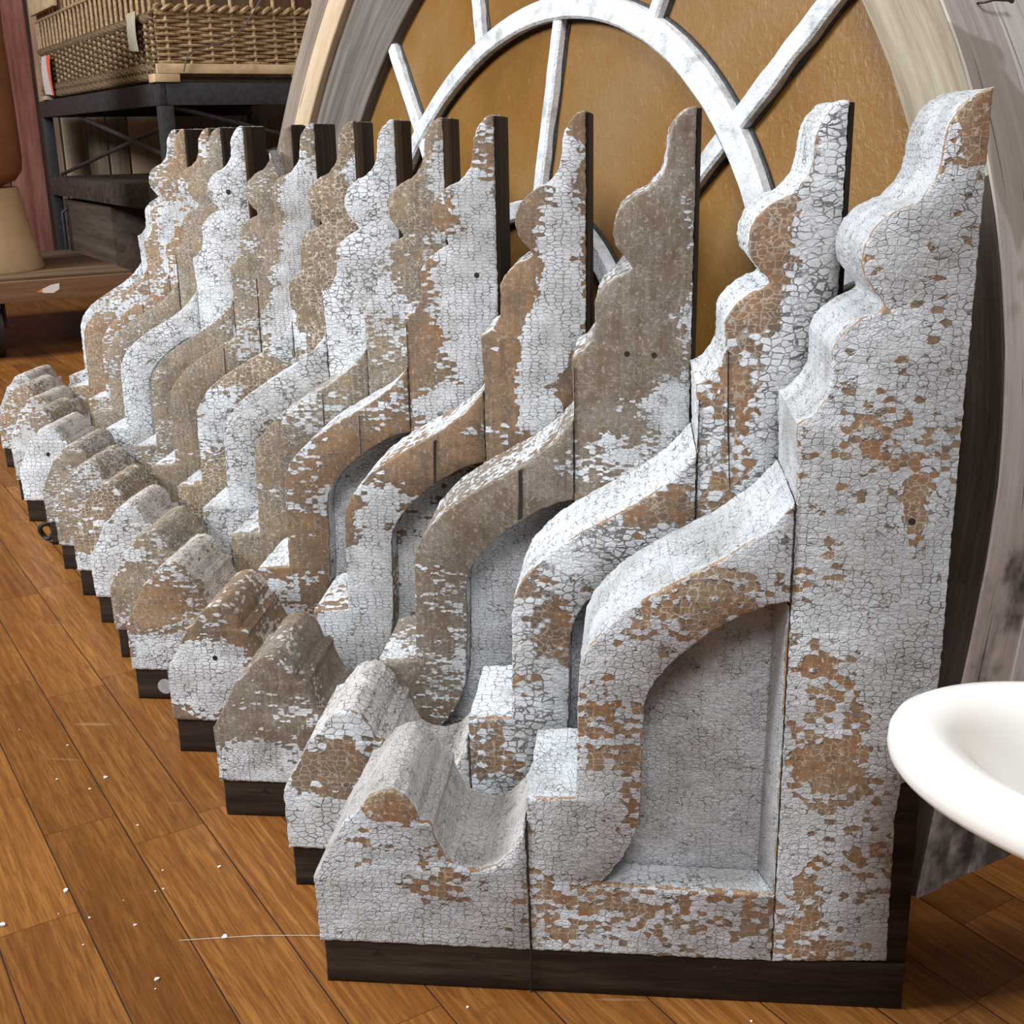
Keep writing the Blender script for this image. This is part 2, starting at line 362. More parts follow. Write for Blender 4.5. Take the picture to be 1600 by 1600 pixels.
# per bracket: bias, cell scale, net, dirt, crumble, crack, wood A, wood B, warm
SPEC = {
 1: (.15, 128, .55, .30, 1.5, .048, ORG, TAN, .0), 2: (.12, 100, .40, .25, .6, .075, ORG, BRN, .0),
 3: (-.26, 150, .25, .55, .5, .085, BRN, GRY, .1), 4: (-.20, 105, .15, .30, .35, .060, BRN, (.27, .16, .085), .0),
 5: (-.06, 112, .25, .30, .35, .075, (.28, .165, .085), BRN, .0), 6: (-.18, 110, .60, .50, .55, .085, TAN, GRY, .15),
 7: (.10, 92, .35, .15, .4, .065, TAN, BRN, .0), 8: (-.22, 95, .85, .30, .4, .09, TAN, BRN, .0),
 9: (-.14, 120, .55, .40, .5, .085, TAN, GRY, .1), 10: (-.12, 150, .60, .60, .6, .09, GRY, TAN, .2),
 11: (.30, 95, .4, .08, .3, .055, TAN, BRN, .0), 12: (-.22, 120, .55, .55, .5, .08, TAN, GRY, .2),
 13: (-.08, 110, .5, .3, .4, .07, TAN, ORG, .0), 14: (-.10, 100, .6, .2, .4, .06, TAN, ORG, .05), 15: (.02, 120, .4, .5, .5, .07, GRY, TAN, .1)}
BLOBS={
 1:[(0.456,0.285,0.037,0.077,-0.24),(0.361,0.389,0.048,0.034,-0.2),(0.261,0.285,0.017,0.067,-0.2),(0.29,0.242,0.012,0.068,-0.22),(0.328,0.406,0.069,0.02,-0.12),(0.164,0.101,0.112,0.034,-0.13),(0.076,0.205,0.032,0.023,-0.6),(0.538,0.781,0.011,0.031,-0.5),(0.516,0.481,0.011,0.032,-0.4),(0.347,0.096,0.109,0.024,-0.14),(0.45,0.118,0.011,0.04,-0.22),(0.542,0.282,0.021,0.173,0.25),(0.505,0.684,0.028,0.056,0.1),(0.371,0.245,0.066,0.092,0.35),(0.04,0.147,0.018,0.027,-0.2)],
 2:[(0.475,0.687,0.028,0.06,-0.34),(0.462,0.596,0.026,0.063,-0.3),(0.509,0.773,0.016,0.029,-0.45),(0.45,0.531,0.017,0.048,-0.2),(0.529,0.67,0.028,0.16,0.3),(0.502,0.531,0.029,0.116,0.15),(0.288,0.304,0.029,0.041,-0.22),(0.375,0.438,0.054,0.025,-0.22),(0.326,0.365,0.043,0.039,0.15),(0.051,0.138,0.048,0.034,-0.35),(0.214,0.166,0.033,0.037,-0.12),(0.061,0.077,0.062,0.031,0.2)],
 3:[(0.537,0.501,0.046,0.04,0.42),(0.464,0.446,0.087,0.028,0.38),(0.538,0.702,0.009,0.055,0.28),(0.541,0.568,0.014,0.065,0.32),(0.271,0.22,0.044,0.085,0.28),(0.058,0.058,0.085,0.047,0.35),(0.341,0.43,0.075,0.042,-0.1),(0.487,0.781,0.074,0.143,-0.15),(0.242,0.227,0.044,0.047,-0.2),(0.424,0.501,0.027,0.041,-0.2),(0.352,0.276,0.05,0.09,0.3)],
 4:[(0.52,0.742,0.016,0.034,0.45),(0.516,0.63,0.029,0.105,0.5),(0.492,0.497,0.034,0.089,0.42),(0.292,0.297,0.04,0.098,0.4),(0.254,0.202,0.049,0.077,0.45),(0.054,0.108,0.06,0.054,0.5),(0.252,0.167,0.058,0.052,0.2),(0.376,0.42,0.046,0.031,-0.1),(0.522,0.498,0.013,0.045,-0.4),(0.367,0.372,0.023,0.095,-0.2),(0.457,0.594,0.022,0.065,-0.35)],
 5:[(0.514,0.567,0.041,0.135,0.42),(0.51,0.717,0.032,0.031,0.25),(0.437,0.501,0.021,0.066,-0.3),(0.472,0.433,0.051,0.051,0.3),(0.348,0.362,0.052,0.053,-0.25),(0.257,0.196,0.045,0.112,-0.1),(0.054,0.055,0.057,0.05,0.45),(0.236,0.157,0.037,0.038,0.3),(0.479,0.615,0.016,0.048,0.2),(0.039,0.134,0.038,0.039,-0.3)],
 6:[(0.441,0.557,0.046,0.097,0.22),(0.542,0.712,0.018,0.075,0.4),(0.483,0.679,0.036,0.042,-0.15),(0.277,0.343,0.058,0.086,0.05),(0.348,0.401,0.057,0.047,0.15),(0.03,0.106,0.041,0.063,-0.1),(0.018,0.052,0.031,0.032,0.2)],
 7:[(0.521,0.671,0.058,0.179,0.45),(0.453,0.51,0.06,0.077,0.35),(0.376,0.411,0.081,0.06,0.25),(0.279,0.243,0.053,0.126,0.4),(0.171,0.122,0.065,0.066,0.35),(0.338,0.318,0.036,0.036,-0.35),(0.036,0.085,0.055,0.068,0.4),(0.018,0.028,0.022,0.035,-0.4),(0.403,0.37,0.031,0.031,-0.3)],
 8:[(0.545,0.713,0.015,0.058,0.3),(0.474,0.575,0.063,0.12,-0.25),(0.282,0.342,0.055,0.044,0.4),(0.265,0.286,0.034,0.033,0.3),(0.351,0.375,0.077,0.054,-0.1),(0.402,0.471,0.043,0.042,0.35),(0.01,0.062,0.059,0.024,0.3),(0.482,0.695,0.062,0.039,-0.05)],
 9:[(0.518,0.7,0.039,0.052,0.3),(0.506,0.604,0.034,0.127,0.45),(0.476,0.506,0.034,0.098,0.35),(0.414,0.45,0.081,0.056,0.1),(0.322,0.335,0.094,0.093,-0.2),(0.459,0.583,0.028,0.065,-0.15),(0.018,0.038,0.038,0.026,0.3)],
 10:[(0.514,0.65,0.036,0.056,0.05),(0.496,0.57,0.048,0.069,0.05),(0.331,0.38,0.1,0.097,-0.15)],
 11:[(0.507,0.679,0.076,0.142,0.5),(0.451,0.494,0.105,0.124,0.5),(0.287,0.327,0.108,0.117,0.5),(0.244,0.192,0.083,0.081,0.4),(0.037,0.107,0.085,0.084,0.5),(0.23,0.192,0.041,0.054,0.2)],
 12:[(0.508,0.634,0.055,0.102,-0.2),(0.281,0.353,0.072,0.083,0.1),(0.012,0.107,0.06,0.089,0.35)],
 13:[(0.476,0.654,0.036,0.054,0.2),(0.498,0.721,0.029,0.04,-0.3)],
 14:[(0.509,0.662,0.046,0.036,0.1),(0.502,0.517,0.046,0.131,0.4),(0.426,0.398,0.094,0.06,0.15),(0.525,0.747,0.03,0.056,-0.2),(0.269,0.275,0.048,0.123,-0.15)],
 15:[(0.446,0.505,0.041,0.122,0.25),(0.499,0.761,0.032,0.044,0.2),(0.252,0.332,0.067,0.096,0.25)],
}
POS= [(0.0, 0.0), (-0.0725, 0.1524), (-0.1946, 0.2868), (-0.308, 0.4378), (-0.4263, 0.589), (-0.5114, 0.7302), (-0.6036, 0.8673), (-0.6913, 0.9899), (-0.7886, 1.1239), (-0.8788, 1.263), (-1.0017, 1.412), (-1.0989, 1.57), (-1.1712, 1.7093), (-1.2758, 1.8465), (-1.3459, 1.9841)]
LAB = {
 1: 'nearest bracket in the row, thick crumbly white crackled paint with rust brown chips',
 2: 'second bracket from the front, white blocky paint flaked brown down the upper middle',
 3: 'third bracket from the front, mostly bare grey brown wood with weathered S brace',
 4: 'fourth bracket from the front, smooth brown top with a streak of white paint squares',
 5: 'fifth bracket from the front, rusty brown left edge beside a white brick-like paint panel',
 6: 'tan and grey speckled bracket between the white-streaked fifth and the bright white seventh',
 7: 'bright white bracket seventh from the front with large curled paint flakes at its top',
 8: 'brown bracket netted with pale crack lines, just behind the seventh bright white one',
 9: 'ninth bracket from the front, fine white grid paint between brown bulges',
 10: 'grey speckled bracket whose top is broken off in a slanting splinter',
 11: 'clean white finely crackled bracket directly behind the broken-topped one',
 12: 'dull grey brown bracket directly behind the clean white one',
 13: 'bare tan topped bracket third from the back end of the row',
 14: 'golden brown topped bracket with white crackled shoulder, second from the back end',
 15: 'rearmost bracket of the row, grey and white edge showing behind a golden brown top'}
W = .5415
HOLES = {1: [(0.5138, 0.4733, 0.003)], 3: [(0.504, 0.5581, 0.003), (0.4764, 0.5594, 0.003)], 4: [(0.062, 0.1377, 0.0035)], 11: [(0.0642, 0.1497, 0.0045), (0.5034, 0.6788, 0.005)], 5: [(0.5154, 0.607, 0.0035)]}
for i in range(1, 16):
    px, py = POS[i-1]
    gap = (POS[i][1]-py) if i < 15 else .14
    T = min(.138, gap-.0015)
    bias, sc, net, dirt, crumb, crack, wa, wb, warm = SPEC[i]
    root = thing('carved_bracket', LAB[i], 'bracket', (px, py, 0), 0, 'carved wooden brackets standing in a row')
    bl = BLOBS[i]
    mp = crackle('bracket_paint', float(bias), i*1.37, sc, net, dirt, crumb, crack, wa, wb, bl, warm, stretch={1: 1.5, 2: 1.6, 7: 1.7, 11: 1.3, 8: 1.8}.get(i, 2.2))
    stv = {1: 1.5, 2: 1.6, 7: 1.7, 11: 1.3, 8: 1.8}.get(i, 2.2)
    step = .003 if i < 3 else (.004 if i < 6 else .006)
    jit = .0011 if i < 6 else .0014
    msc = crackle('scroll_paint', float(bias+.10), i*2.11, sc*1.0, net, dirt*.9, crumb, crack, wa, wb, bl, warm, side=(.0 if i in (3, 4, 6, 8, 9, 10, 12) else .18), sidewarm=(.65 if i < 3 else .95), stretch=stv, sidedirt=(.15 if i < 3 else .45))
    gy = T*.5
    obj('scroll_block', prism(SCROLL, 0, T, i, step, jit, groove=None), msc, root)
    obj('curved_brace', prism(BRACE, 0, T, i+20, step, jit, groove=gy), mp, root)
    if i == 1:
        bb = STEPS + TOP1 + [(.5462, .53), (.547, .3414), (.5425, .238), (.5235, .235), (.5205, .20), (.5225, .10), (.5236, .053)]
    elif i == 10:
        bb = STEPS[:-7] + [(.5095, .7385), (.5120, .7560), (.5205, .7250), (.5330, .690), (W, .655), (W, .047)]
    else:
        bb = STEPS + TOP + [(W, .4), (W, .047)]
    if i == 10:
        obj('back_board', prism(bb, 0, .055, i+40, step, jit), mp, root)
        full = STEPS + TOP + [(W, .4), (W, .047)]
        obj('rear_lamination', prism(full, .056, T, i+41, step, jit), crackle('bare_split_wood', -.6, 4.4, 120, .1, .4, .3, .06, (.30, .24, .18), (.22, .16, .11)), root)
    else:
        obj('back_board', prism(bb, 0, T, i+40, step, jit, groove=gy), mp, root)
    mr = crackle('panel_paint', .30 if i not in (4,) else -.12, i*.77, 150 if i == 1 else 125, net, dirt*.8, crumb, .05, wa, wb, (), .05)
    recp = [(x+.0004, z) for x, z in REC]
    obj('recessed_panel', prism(recp, .038, T-.012, i+60, .006, .0002, bev=.0008, rows=2), mr, root)
    bm = bmesh.new()
    tri = [(.4203, .0012), (.4203, .0378), (.4085, .0378)]; lo, hi = [], []
    for (x_, y_) in tri: lo.append(bm.verts.new((x_, y_, .1195))); hi.append(bm.verts.new((x_ + (.0 if x_ > .415 else .004), y_, .397)))
    bm.faces.new(lo[::-1]); bm.faces.new(hi)
    for k in range(3): bm.faces.new((lo[k], lo[(k+1) % 3], hi[(k+1) % 3], hi[k]))
    obj('recess_bevel', bm, mr, root, smooth=False)
    # unpainted foot
    bm = prism([(.0008, 0), (W-.0005, 0), (W-.0005, .0485), (.0008, .0485)], .0016, T-.001, i+80, .01, .0005, bev=.0015, rows=3)
    o = obj('base_strip', bm, dark_wood, root); o['label'] = 'bare dark brown foot strip'
    if i == 1:
        bm = prism([(.512, .0490), (.5412, .0490), (.5405, .236), (.512, .236)], .004, T-.002, 91, .008, .0006, bev=.0015, rows=3)
        bmesh.ops.translate(bm, verts=bm.verts, vec=(.0005, 0, 0))
        o = obj('rear_strip', bm, dark_wood, root); o['label'] = 'bare dark brown upright strip'
    # unpainted rear edge, two boards with a groove between
    if i > 1:
        x0 = W+.0003
        bm = bmesh.new(); box(bm, (x0, .0015, .001), (x0+.0045, T*.30, .7985 if i != 10 else .65), .0008)
        o = obj('rear_edge_board', bm, brown_edge if i in (6, 7, 8, 11, 13) else dark_edge, root)
        bm = bmesh.new(); box(bm, (x0, T*.30+.003, .001), (x0+.0035, T-.0015, .7985), .0008)
        o = obj('rear_edge_board', bm, dark_edge, root)
    # splits
    def split(pts, nm='split'):
        o = obj(nm, prism(pts, -.0007, .012, i+9, .004, .0005, bev=.0003, rows=2), split_dark, root)
        o['label'] = 'dark open split in the wood'
    if i == 1:
        split([(.1975, .0), (.1995, .0), (.1993, .05), (.1985, .12), (.1978, .185), (.1966, .185), (.1972, .12), (.1980, .05)])
        split([(.4203, .401), (.4213, .401), (.4222, .43), (.4212, .455), (.4216, .487), (.4205, .487), (.4203, .455), (.4212, .43)])
    if i == 2:
        split([(.4520, .455), (.4530, .455), (.4495, .52), (.4475, .585), (.4462, .585), (.4480, .52)])
        split([(.4215, .405), (.4225, .405), (.4225, .54), (.4215, .54)])
    if i == 3:
        split([(.360, .378), (.3655, .380), (.3660, .405), (.3665, .436), (.3615, .434), (.3618, .405)])
    if i == 4:
        split([(.357, .374), (.3600, .376), (.3610, .395), (.3625, .430), (.3585, .428), (.358, .395)])
    if i in (5, 6, 9, 13):
        split([(.352, .371), (.3532, .371), (.3535, .424), (.3524, .423)])
    if i in (3, 5, 9, 12):
        split([(.4215, .41), (.4222, .41), (.4225, .545), (.4217, .545)])
    # nail holes in the foot
    if i <= 5:
        for nx in (.05, .145, .37):
            if nx > .1 and i > 1: continue
            bm = bmesh.new(); tube(bm, [(nx, -.0002, .036), (nx, .004, .036)], .0022, 10)
            obj('nail_hole', bm, split_dark, root)
    if i in HOLES:
        for (hx, hz, hr) in HOLES[i]:
            bm = bmesh.new(); tube(bm, [(hx, -.0004, hz), (hx, .004, hz)], hr, 12); obj('nail_hole', bm, split_dark, root)
    if i == 5:
        bm = bmesh.new(); tube(bm, [(0.0434, .0009, 0.0208), (0.0434, .003, 0.0208)], .0115, 18)
        o = obj('putty_spot', bm, simple('pale_putty', (.30, .29, .30), (.50, .49, .52), ns=60), root); o['label'] = 'round pale putty spot on the foot'
    if i == 10:
        bm = bmesh.new(); tube(bm, [(-.004+.013*math.cos(a)-.008, .01+.004*math.sin(a*2), .026+.016*math.sin(a)) for a in [2*math.pi*k/20 for k in range(20)]], .005, 8)
        o = obj('ring_bolt', bm, split_dark, root)
# ------------------------------------------------------------------ fanlight window leaning behind the row
P0 = Vector((.5985, .1674, 0)); aw = math.radians(125.5)
wu = Vector((math.cos(aw), math.sin(aw), 0)); wn_ = Vector((math.sin(aw), -math.cos(aw), 0)); th = math.radians(9)
ww = Vector((0, 0, math.cos(th))) + wn_*math.sin(th)
CS, CH = .96, .34
def wp(s, h, d): return wu*s + ww*h + wn_*d
def path(r, a0, a1, posts=(False, False), n=60):
    pts = []
    if posts[0]:
        for k in range(6): pts.append((CS+r, CH*k/6))
    for k in range(n+1):
        a = math.radians(a0+(a1-a0)*k/n); pts.append((CS+r*math.cos(a), CH+r*math.sin(a)))
    if posts[1]:
        for k in range(1, 7): pts.append((CS-r, CH*(1-k/6)))
    return pts
def ribbon(pa, pb, d0, d1, bev=.002, jit=.0012, seed=0):
    bm = bmesh.new(); rows = []
    for i, (a, b) in enumerate(zip(pa, pb)):
        j = noise.noise(Vector((i*.6, seed, 0)))*jit
        a = (a[0]+j, a[1]); dx, dz = b[0]-a[0], b[1]-a[1]; L = math.hypot(dx, dz); ux, uz = dx/L*bev, dz/L*bev
        rows.append([bm.verts.new(wp(*q)) for q in ((a[0]+ux, a[1]+uz, d0), (a[0], a[1], d0+bev), (a[0], a[1], d1), (b[0], b[1], d1), (b[0], b[1], d0+bev), (b[0]-ux, b[1]-uz, d0))])
    for a, b in zip(rows, rows[1:]):
        for k in range(6): bm.faces.new((a[k], a[(k+1) % 6], b[(k+1) % 6], b[k]))
    bm.faces.new(rows[0]); bm.faces.new(rows[-1][::-1])
    return bm
def arcwood(name, cols, **k):
    """grain following the arch: polar coordinates about the fanlight centre"""
    mt, t, p = newmat(name)
    tc = t.n('TexCoord').outputs['Object']
    s = t.vm('DOT_PRODUCT', tc, tuple(wu)); n = t.vm('DOT_PRODUCT', tc, tuple(wn_)); z = t.n('SeparateXYZ', {0: tc}).outputs[2]
    h = t.m('DIVIDE', z, math.cos(th)); d = t.m('SUBTRACT', n, t.m('MULTIPLY', h, math.sin(th)))
    s0 = t.m('SUBTRACT', s, CS); h0 = t.m('MAXIMUM', t.m('SUBTRACT', h, CH), 0.)
    r = t.m('SQRT', t.m('ADD', t.m('MULTIPLY', s0, s0), t.m('MULTIPLY', h0, h0)))
    st = t.m('MULTIPLY', r, t.m('ARCTAN2', t.m('SUBTRACT', h, CH), s0))
    q = t.n('CombineXYZ', {0: r, 1: d, 2: st}).outputs[0]
    bend = t.vm('MULTIPLY_ADD', t.vm('SUBTRACT', t.noise(tc, 3, 2, .5, col=True), (.5, .5, .5)), (.03, .03, .03), q)
    v = t.vm('MULTIPLY', bend, (k.get('across', 42), k.get('across', 42), 1.6))
    a = t.noise(v, 1., 6, .62, .2); b = t.noise(v, 6., 4, .7)
    f = t.m('ADD', t.m('MULTIPLY', a, .7), t.m('MULTIPLY', b, .3))
    col = t.ramp(f, [(.34, cols[0]), (.5, cols[1]), (.66, cols[2])])
    if k.get('stain'):
        kk = t.ss(t.noise(tc, 6.5, 2, .45, .4), .54, .57)
        col = t.mix(t.m('MULTIPLY', kk, .7), col, k['stain'])
    if k.get('soot'):
        kk = t.ss(t.m('ADD', t.noise(tc, 10, 4, .6), t.m('MULTIPLY', h, -.45)), .34, .56)  # mottled near-black, growing towards the bottom
        col = t.mix(t.m('MULTIPLY', kk, .9), col, (.022, .017, .014))
    crackl = t.ss(t.noise(t.vm('MULTIPLY', bend, (150, 150, 2.2)), 1., 2, .5), .33, .27)
    col = t.mix(t.m('MULTIPLY', crackl, .7), col, (.03, .02, .015))
    t.L.new(col, p.inputs['Base Color']); p.inputs['Roughness'].default_value = .68; p.inputs['Specular IOR Level'].default_value = .18
    bp_ = t.n('Bump', {'Height': f, 'Strength': .35, 'Distance': .003}); t.L.new(bp_.outputs[0], p.inputs['Normal'])
    return mt
def glass_mat():
    mt, t, p = newmat('amber_cathedral_glass')
    tc = t.n('TexCoord').outputs['Object']
    a = t.noise(tc, 3.0, 4, .55)
    c = t.ramp(a, [(.34, (.15, .064, .008)), (.5, (.205, .094, .016)), (.66, (.225, .125, .042))])
    c = t.mix(t.m('MULTIPLY', t.ss(t.noise(tc, 60, 4, .7), .62, .75), .35), c, (.50, .30, .10))
    c = t.mix(t.m('MULTIPLY', t.ss(t.noise(tc, 300, 2, .6), .72, .78), .5), c, (.75, .65, .45))
    c = t.mix(t.m('MULTIPLY', t.ss(t.noise(tc, 1.7, 2, .5), .45, .65), .35), c, (.26, .19, .12))
    t.L.new(c, p.inputs['Base Color'])
    p.inputs['Roughness'].default_value = .42; p.inputs['Specular IOR Level'].default_value = .22; p.inputs['Transmission Weight'].default_value = .06; p.inputs['IOR'].default_value = 1.5
    h = t.m('ADD', t.noise(t.vm('MULTIPLY', tc, (1, 1, .7)), 75, 3, .65, 1.2), t.m('MULTIPLY', t.noise(tc, 7, 2, .5), 1.5))
    b = t.n('Bump', {'Height': h, 'Strength': .5, 'Distance': .0022}); t.L.new(b.outputs[0], p.inputs['Normal'])
    return mt
fan = thing('fanlight_window', 'large arched fanlight window with amber glass and white muntins leaning behind the brackets', 'window', P0)
# glass: half disc with a straight foot
pts = [(CS+.872, .09)] + path(.872, 0, 180) + [(CS-.872, .09)]
bm = bmesh.new(); fr = [bm.verts.new(wp(s, h, .020)) for s, h in pts]; bk = [bm.verts.new(wp(s, h, .0245)) for s, h in pts]
bm.faces.new(fr); bm.faces.new(bk[::-1])
for k in range(len(pts)): bm.faces.new((fr[k], fr[(k+1) % len(pts)], bk[(k+1) % len(pts)], bk[k]))
o = obj('glass', bm, glass_mat(), fan); o['label'] = 'rippled amber glass'
paint = simple('muntin_white_paint', (.40, .40, .385), (.70, .715, .73), scale=(1, 1, 1), ns=34, rough=.7, bump=.9, bd=.004, c3=(.78, .80, .81))
putty = simple('dark_putty_shadow', (.010, .010, .010), (.05, .048, .045), ns=20, rough=.7)  # black strip colour standing in for the putty's shadow beside each bar
def bar(s0, h0, s1, h1, wd, nm):
    L = math.hypot(s1-s0, h1-h0); n = max(4, int(L/.012)); tx, tz = (s1-s0)/L, (h1-h0)/L; nx, nz = -tz, tx
    def rib(half, d0, d1, jit, sd):
        pa, pb = [], []
        for k in range(n+1):
            c = (s0+(s1-s0)*k/n, h0+(h1-h0)*k/n)
            j1 = noise.noise(Vector((k*.35, sd, 1)))*jit; j2 = noise.noise(Vector((k*.35, sd, 9)))*jit
            pa.append((c[0]-nx*(half+j1), c[1]-nz*(half+j1))); pb.append((c[0]+nx*(half+j2), c[1]+nz*(half+j2)))
        return ribbon(pa, pb, d0, d1, .0035, 0)
    o = obj(nm, rib(wd/2, .002, .0195, .0018, s0*9), paint, fan); o['label'] = 'white painted glazing bar'
    q = obj('putty_shadow_line', rib(wd/2+.0035, .0150, .0197, .003, s1*7), putty, o); q['label'] = 'black strip for the putty and its shadow along the bar'
def ringbar(r, wd, nm, a0=0, a1=180):
    o = obj(nm, ribbon(path(r-wd/2, a0, a1), path(r+wd/2, a0, a1), -.001, .0195, .004, .003), paint, fan); o['label'] = 'white painted curved bar'
    q = obj('putty_shadow_line', ribbon(path(r-wd/2-.004, a0, a1), path(r+wd/2+.0035, a0, a1), .0150, .0197, .001, .004, 3), putty, o); q['label'] = 'black strip for the putty and its shadow along the bar'
ringbar(.632, .036, 'ring_bar', -8, 188)
ringbar(.330, .032, 'ring_bar', -8, 188)
for a in (22.5, 45, 67.5, 90, 112.5, 135, 157.5):
    ca, sa = math.cos(math.radians(a)), math.sin(math.radians(a)); wd = .031 if a == 135 else .024
    bar(CS+.65*ca, CH+.65*sa, CS+.870*ca, CH+.870*sa, wd, 'spoke_bar')
    if a in (45, 90, 135): bar(CS+.345*ca, CH+.345*sa, CS+.613*ca, CH+.613*sa, wd, 'spoke_bar')
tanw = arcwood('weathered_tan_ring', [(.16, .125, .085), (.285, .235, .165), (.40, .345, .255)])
greyw = arcwood('weathered_grey_ring', [(.065, .053, .043), (.125, .105, .088), (.20, .17, .145)])
creamw = arcwood('pale_pine_ring', [(.36, .25, .15), (.49, .36, .235), (.58, .45, .31)], across=16)
greytan = arcwood('grey_tan_ring', [(.13, .10, .075), (.22, .175, .135), (.31, .25, .195)], across=20)
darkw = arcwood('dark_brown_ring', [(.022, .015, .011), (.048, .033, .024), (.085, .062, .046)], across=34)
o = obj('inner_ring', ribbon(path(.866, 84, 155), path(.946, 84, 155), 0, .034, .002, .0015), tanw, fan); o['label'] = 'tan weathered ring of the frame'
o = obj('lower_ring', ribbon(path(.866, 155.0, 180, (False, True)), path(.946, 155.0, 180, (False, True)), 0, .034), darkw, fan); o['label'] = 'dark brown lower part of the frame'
pk = arcwood('pinkish_grey_rim', [(.27, .22, .195), (.42, .36, .325), (.54, .48, .44)], stain=(.24, .195, .16), soot=True)
wh = arcwood('whitewashed_rim', [(.34, .30, .28), (.50, .46, .43), (.62, .58, .55)], stain=(.20, .16, .13), soot=True)
dd = 0.0
for k, (dw, mt) in enumerate(((.082, pk), (.078, wh), (.075, pk), (.085, wh))):
    o = obj('rim_board', ribbon(path(.912, 84, 180, (False, True)), path(.9465, 84, 180, (False, True)), dd+.0355 if k == 0 else dd, dd+dw-.0025, .0015, .0008, k), mt, fan)
    o['label'] = ('pinkish grey stained outer board' if mt is pk else 'whitewashed outer board'); dd += dw
o = obj('corner_bead', ribbon(path(.9462, 84, 180, (False, True)), path(.9495, 84, 180, (False, True)), .0, .0350, .001), pk, fan); o['label'] = 'pinkish grey front edge of the outer boards'
for (d_, h_) in ((.120, .165), (.158, .205)):
    bm = bmesh.new(); c = wp(CS-.9468, h_, d_); tube(bm, [c, c - wu*.003], .010, 16); o = obj('bolt_hole', bm, split_dark, fan)
c = wp(CS-.9468*math.cos(math.radians(30)), CH+.9468*math.sin(math.radians(30)), .06)
for k, (r0, r1, d0, d1, mt, lb, a1) in enumerate(((.866, .975, .0, .034, greyw, 'grey weathered board next to the glass', 83), (.977, 1.092, .004, .034, greyw, 'grey weathered board', 83),
        (1.094, 1.178, -.012, .034, creamw, 'pale cream board', 80), (1.176, 1.215, .040, .06, darkw, 'dark gap board', 80), (1.205, 1.285, .0, .034, greytan, 'outermost grey tan board', 78))):
    o = obj('casing_board', ribbon(path(r0, 0, a1, (True, False)), path(r1, 0, a1, (True, False)), d0, d1, .002, .0015, k), mt, fan); o['label'] = lb
bm = ribbon([(CS-.86, .001), (CS+.86, .001)], [(CS-.86, .1), (CS+.86, .1)], 0, .036, .002, 0)
obj('bottom_rail', bm, greyw, fan)
# bent nail in the rim
nb = wp(CS-.947*math.cos(math.radians(37)), CH+.947*math.sin(math.radians(37)), .055)
bm = bmesh.new(); tube(bm, [nb, nb-wu*.010, nb-wu*.015+Z*.002+wn_*.008, nb-wu*.016+Z*.002+wn_*.028, nb-wu*.016+Z*.002+wn_*.034], [.0012]*4+[.003], 8)
o = obj('bent_nail', bm, simple('rusty_iron', (.05, .035, .03), (.12, .08, .06), ns=30, rough=.6, metal=.6), fan)
bm = bmesh.new(); obox(bm, P0 + wn_*2.3 - wu*3.0, wu*10.88, wn_*.1, Z*3.6); struct('wall_right', bm, plaster)
# ------------------------------------------------------------------ white basin in the foreground
def basin():
    mt, t, p = newmat('white_porcelain_enamel')
    tc = t.n('TexCoord').outputs['Object']
    c = t.mix(t.ss(t.noise(tc, 5, 3, .5), .4, .7), (.85, .83, .775), (.80, .765, .69))
    c = t.mix(t.m('MULTIPLY', t.ss(t.noise(tc, 120, 2, .5), .76, .80), .6), c, (.25, .2, .15))
    t.L.new(c, p.inputs['Base Color']); p.inputs['Roughness'].default_value = .28; p.inputs['Coat Weight'].default_value = .15
    root = thing('porcelain_basin', 'white oval enamel basin edge in the right foreground beside the nearest bracket', 'basin', (.690, -.214, 0), math.radians(-30))
    prof = [(.16, .16), (.20, .21), (.30, .25), (.48, .285), (.70, .312), (.88, .326), (.95, .3275), (.975, .329), (.992, .334), (1.0, .341), (.997, .351), (.982, .358), (.95, .3625), (.90, .3645), (.84, .3625), (.79, .357), (.74, .347), (.69, .331), (.62, .307), (.50, .278), (.34, .262), (.15, .256), (.001, .255)]
    seg = 96; bm = bmesh.new(); rings = []
    for r, z in prof:
        row = []
        for k in range(seg):
            x, y = .232*r*math.cos(2*math.pi*k/seg), .131*r*math.sin(2*math.pi*k/seg)
            if x > -.08: x = -.08 + (x+.08)*1.9  # unseen end stretched so the basin shades more of the floor
            row.append(bm.verts.new((x, y, z)))
        rings.append(row)
    for a, b in zip(rings, rings[1:]):
        for k in range(seg): bm.faces.new((a[k], a[(k+1) % seg], b[(k+1) % seg], b[k]))
    bm.faces.new(rings[0][::-1]); bm.faces.new(rings[-1])
    o = obj('bowl', bm, mt, root, sharp=80)
    bm = bmesh.new(); lathe(bm, [(.062, 0), (.062, .01), (.050, .03), (.036, .07), (.034, .12), (.045, .158), (.055, .1595)], .015, 0, 40, 1, .8)
    obj('pedestal', bm, mt, root, sharp=60)
basin()
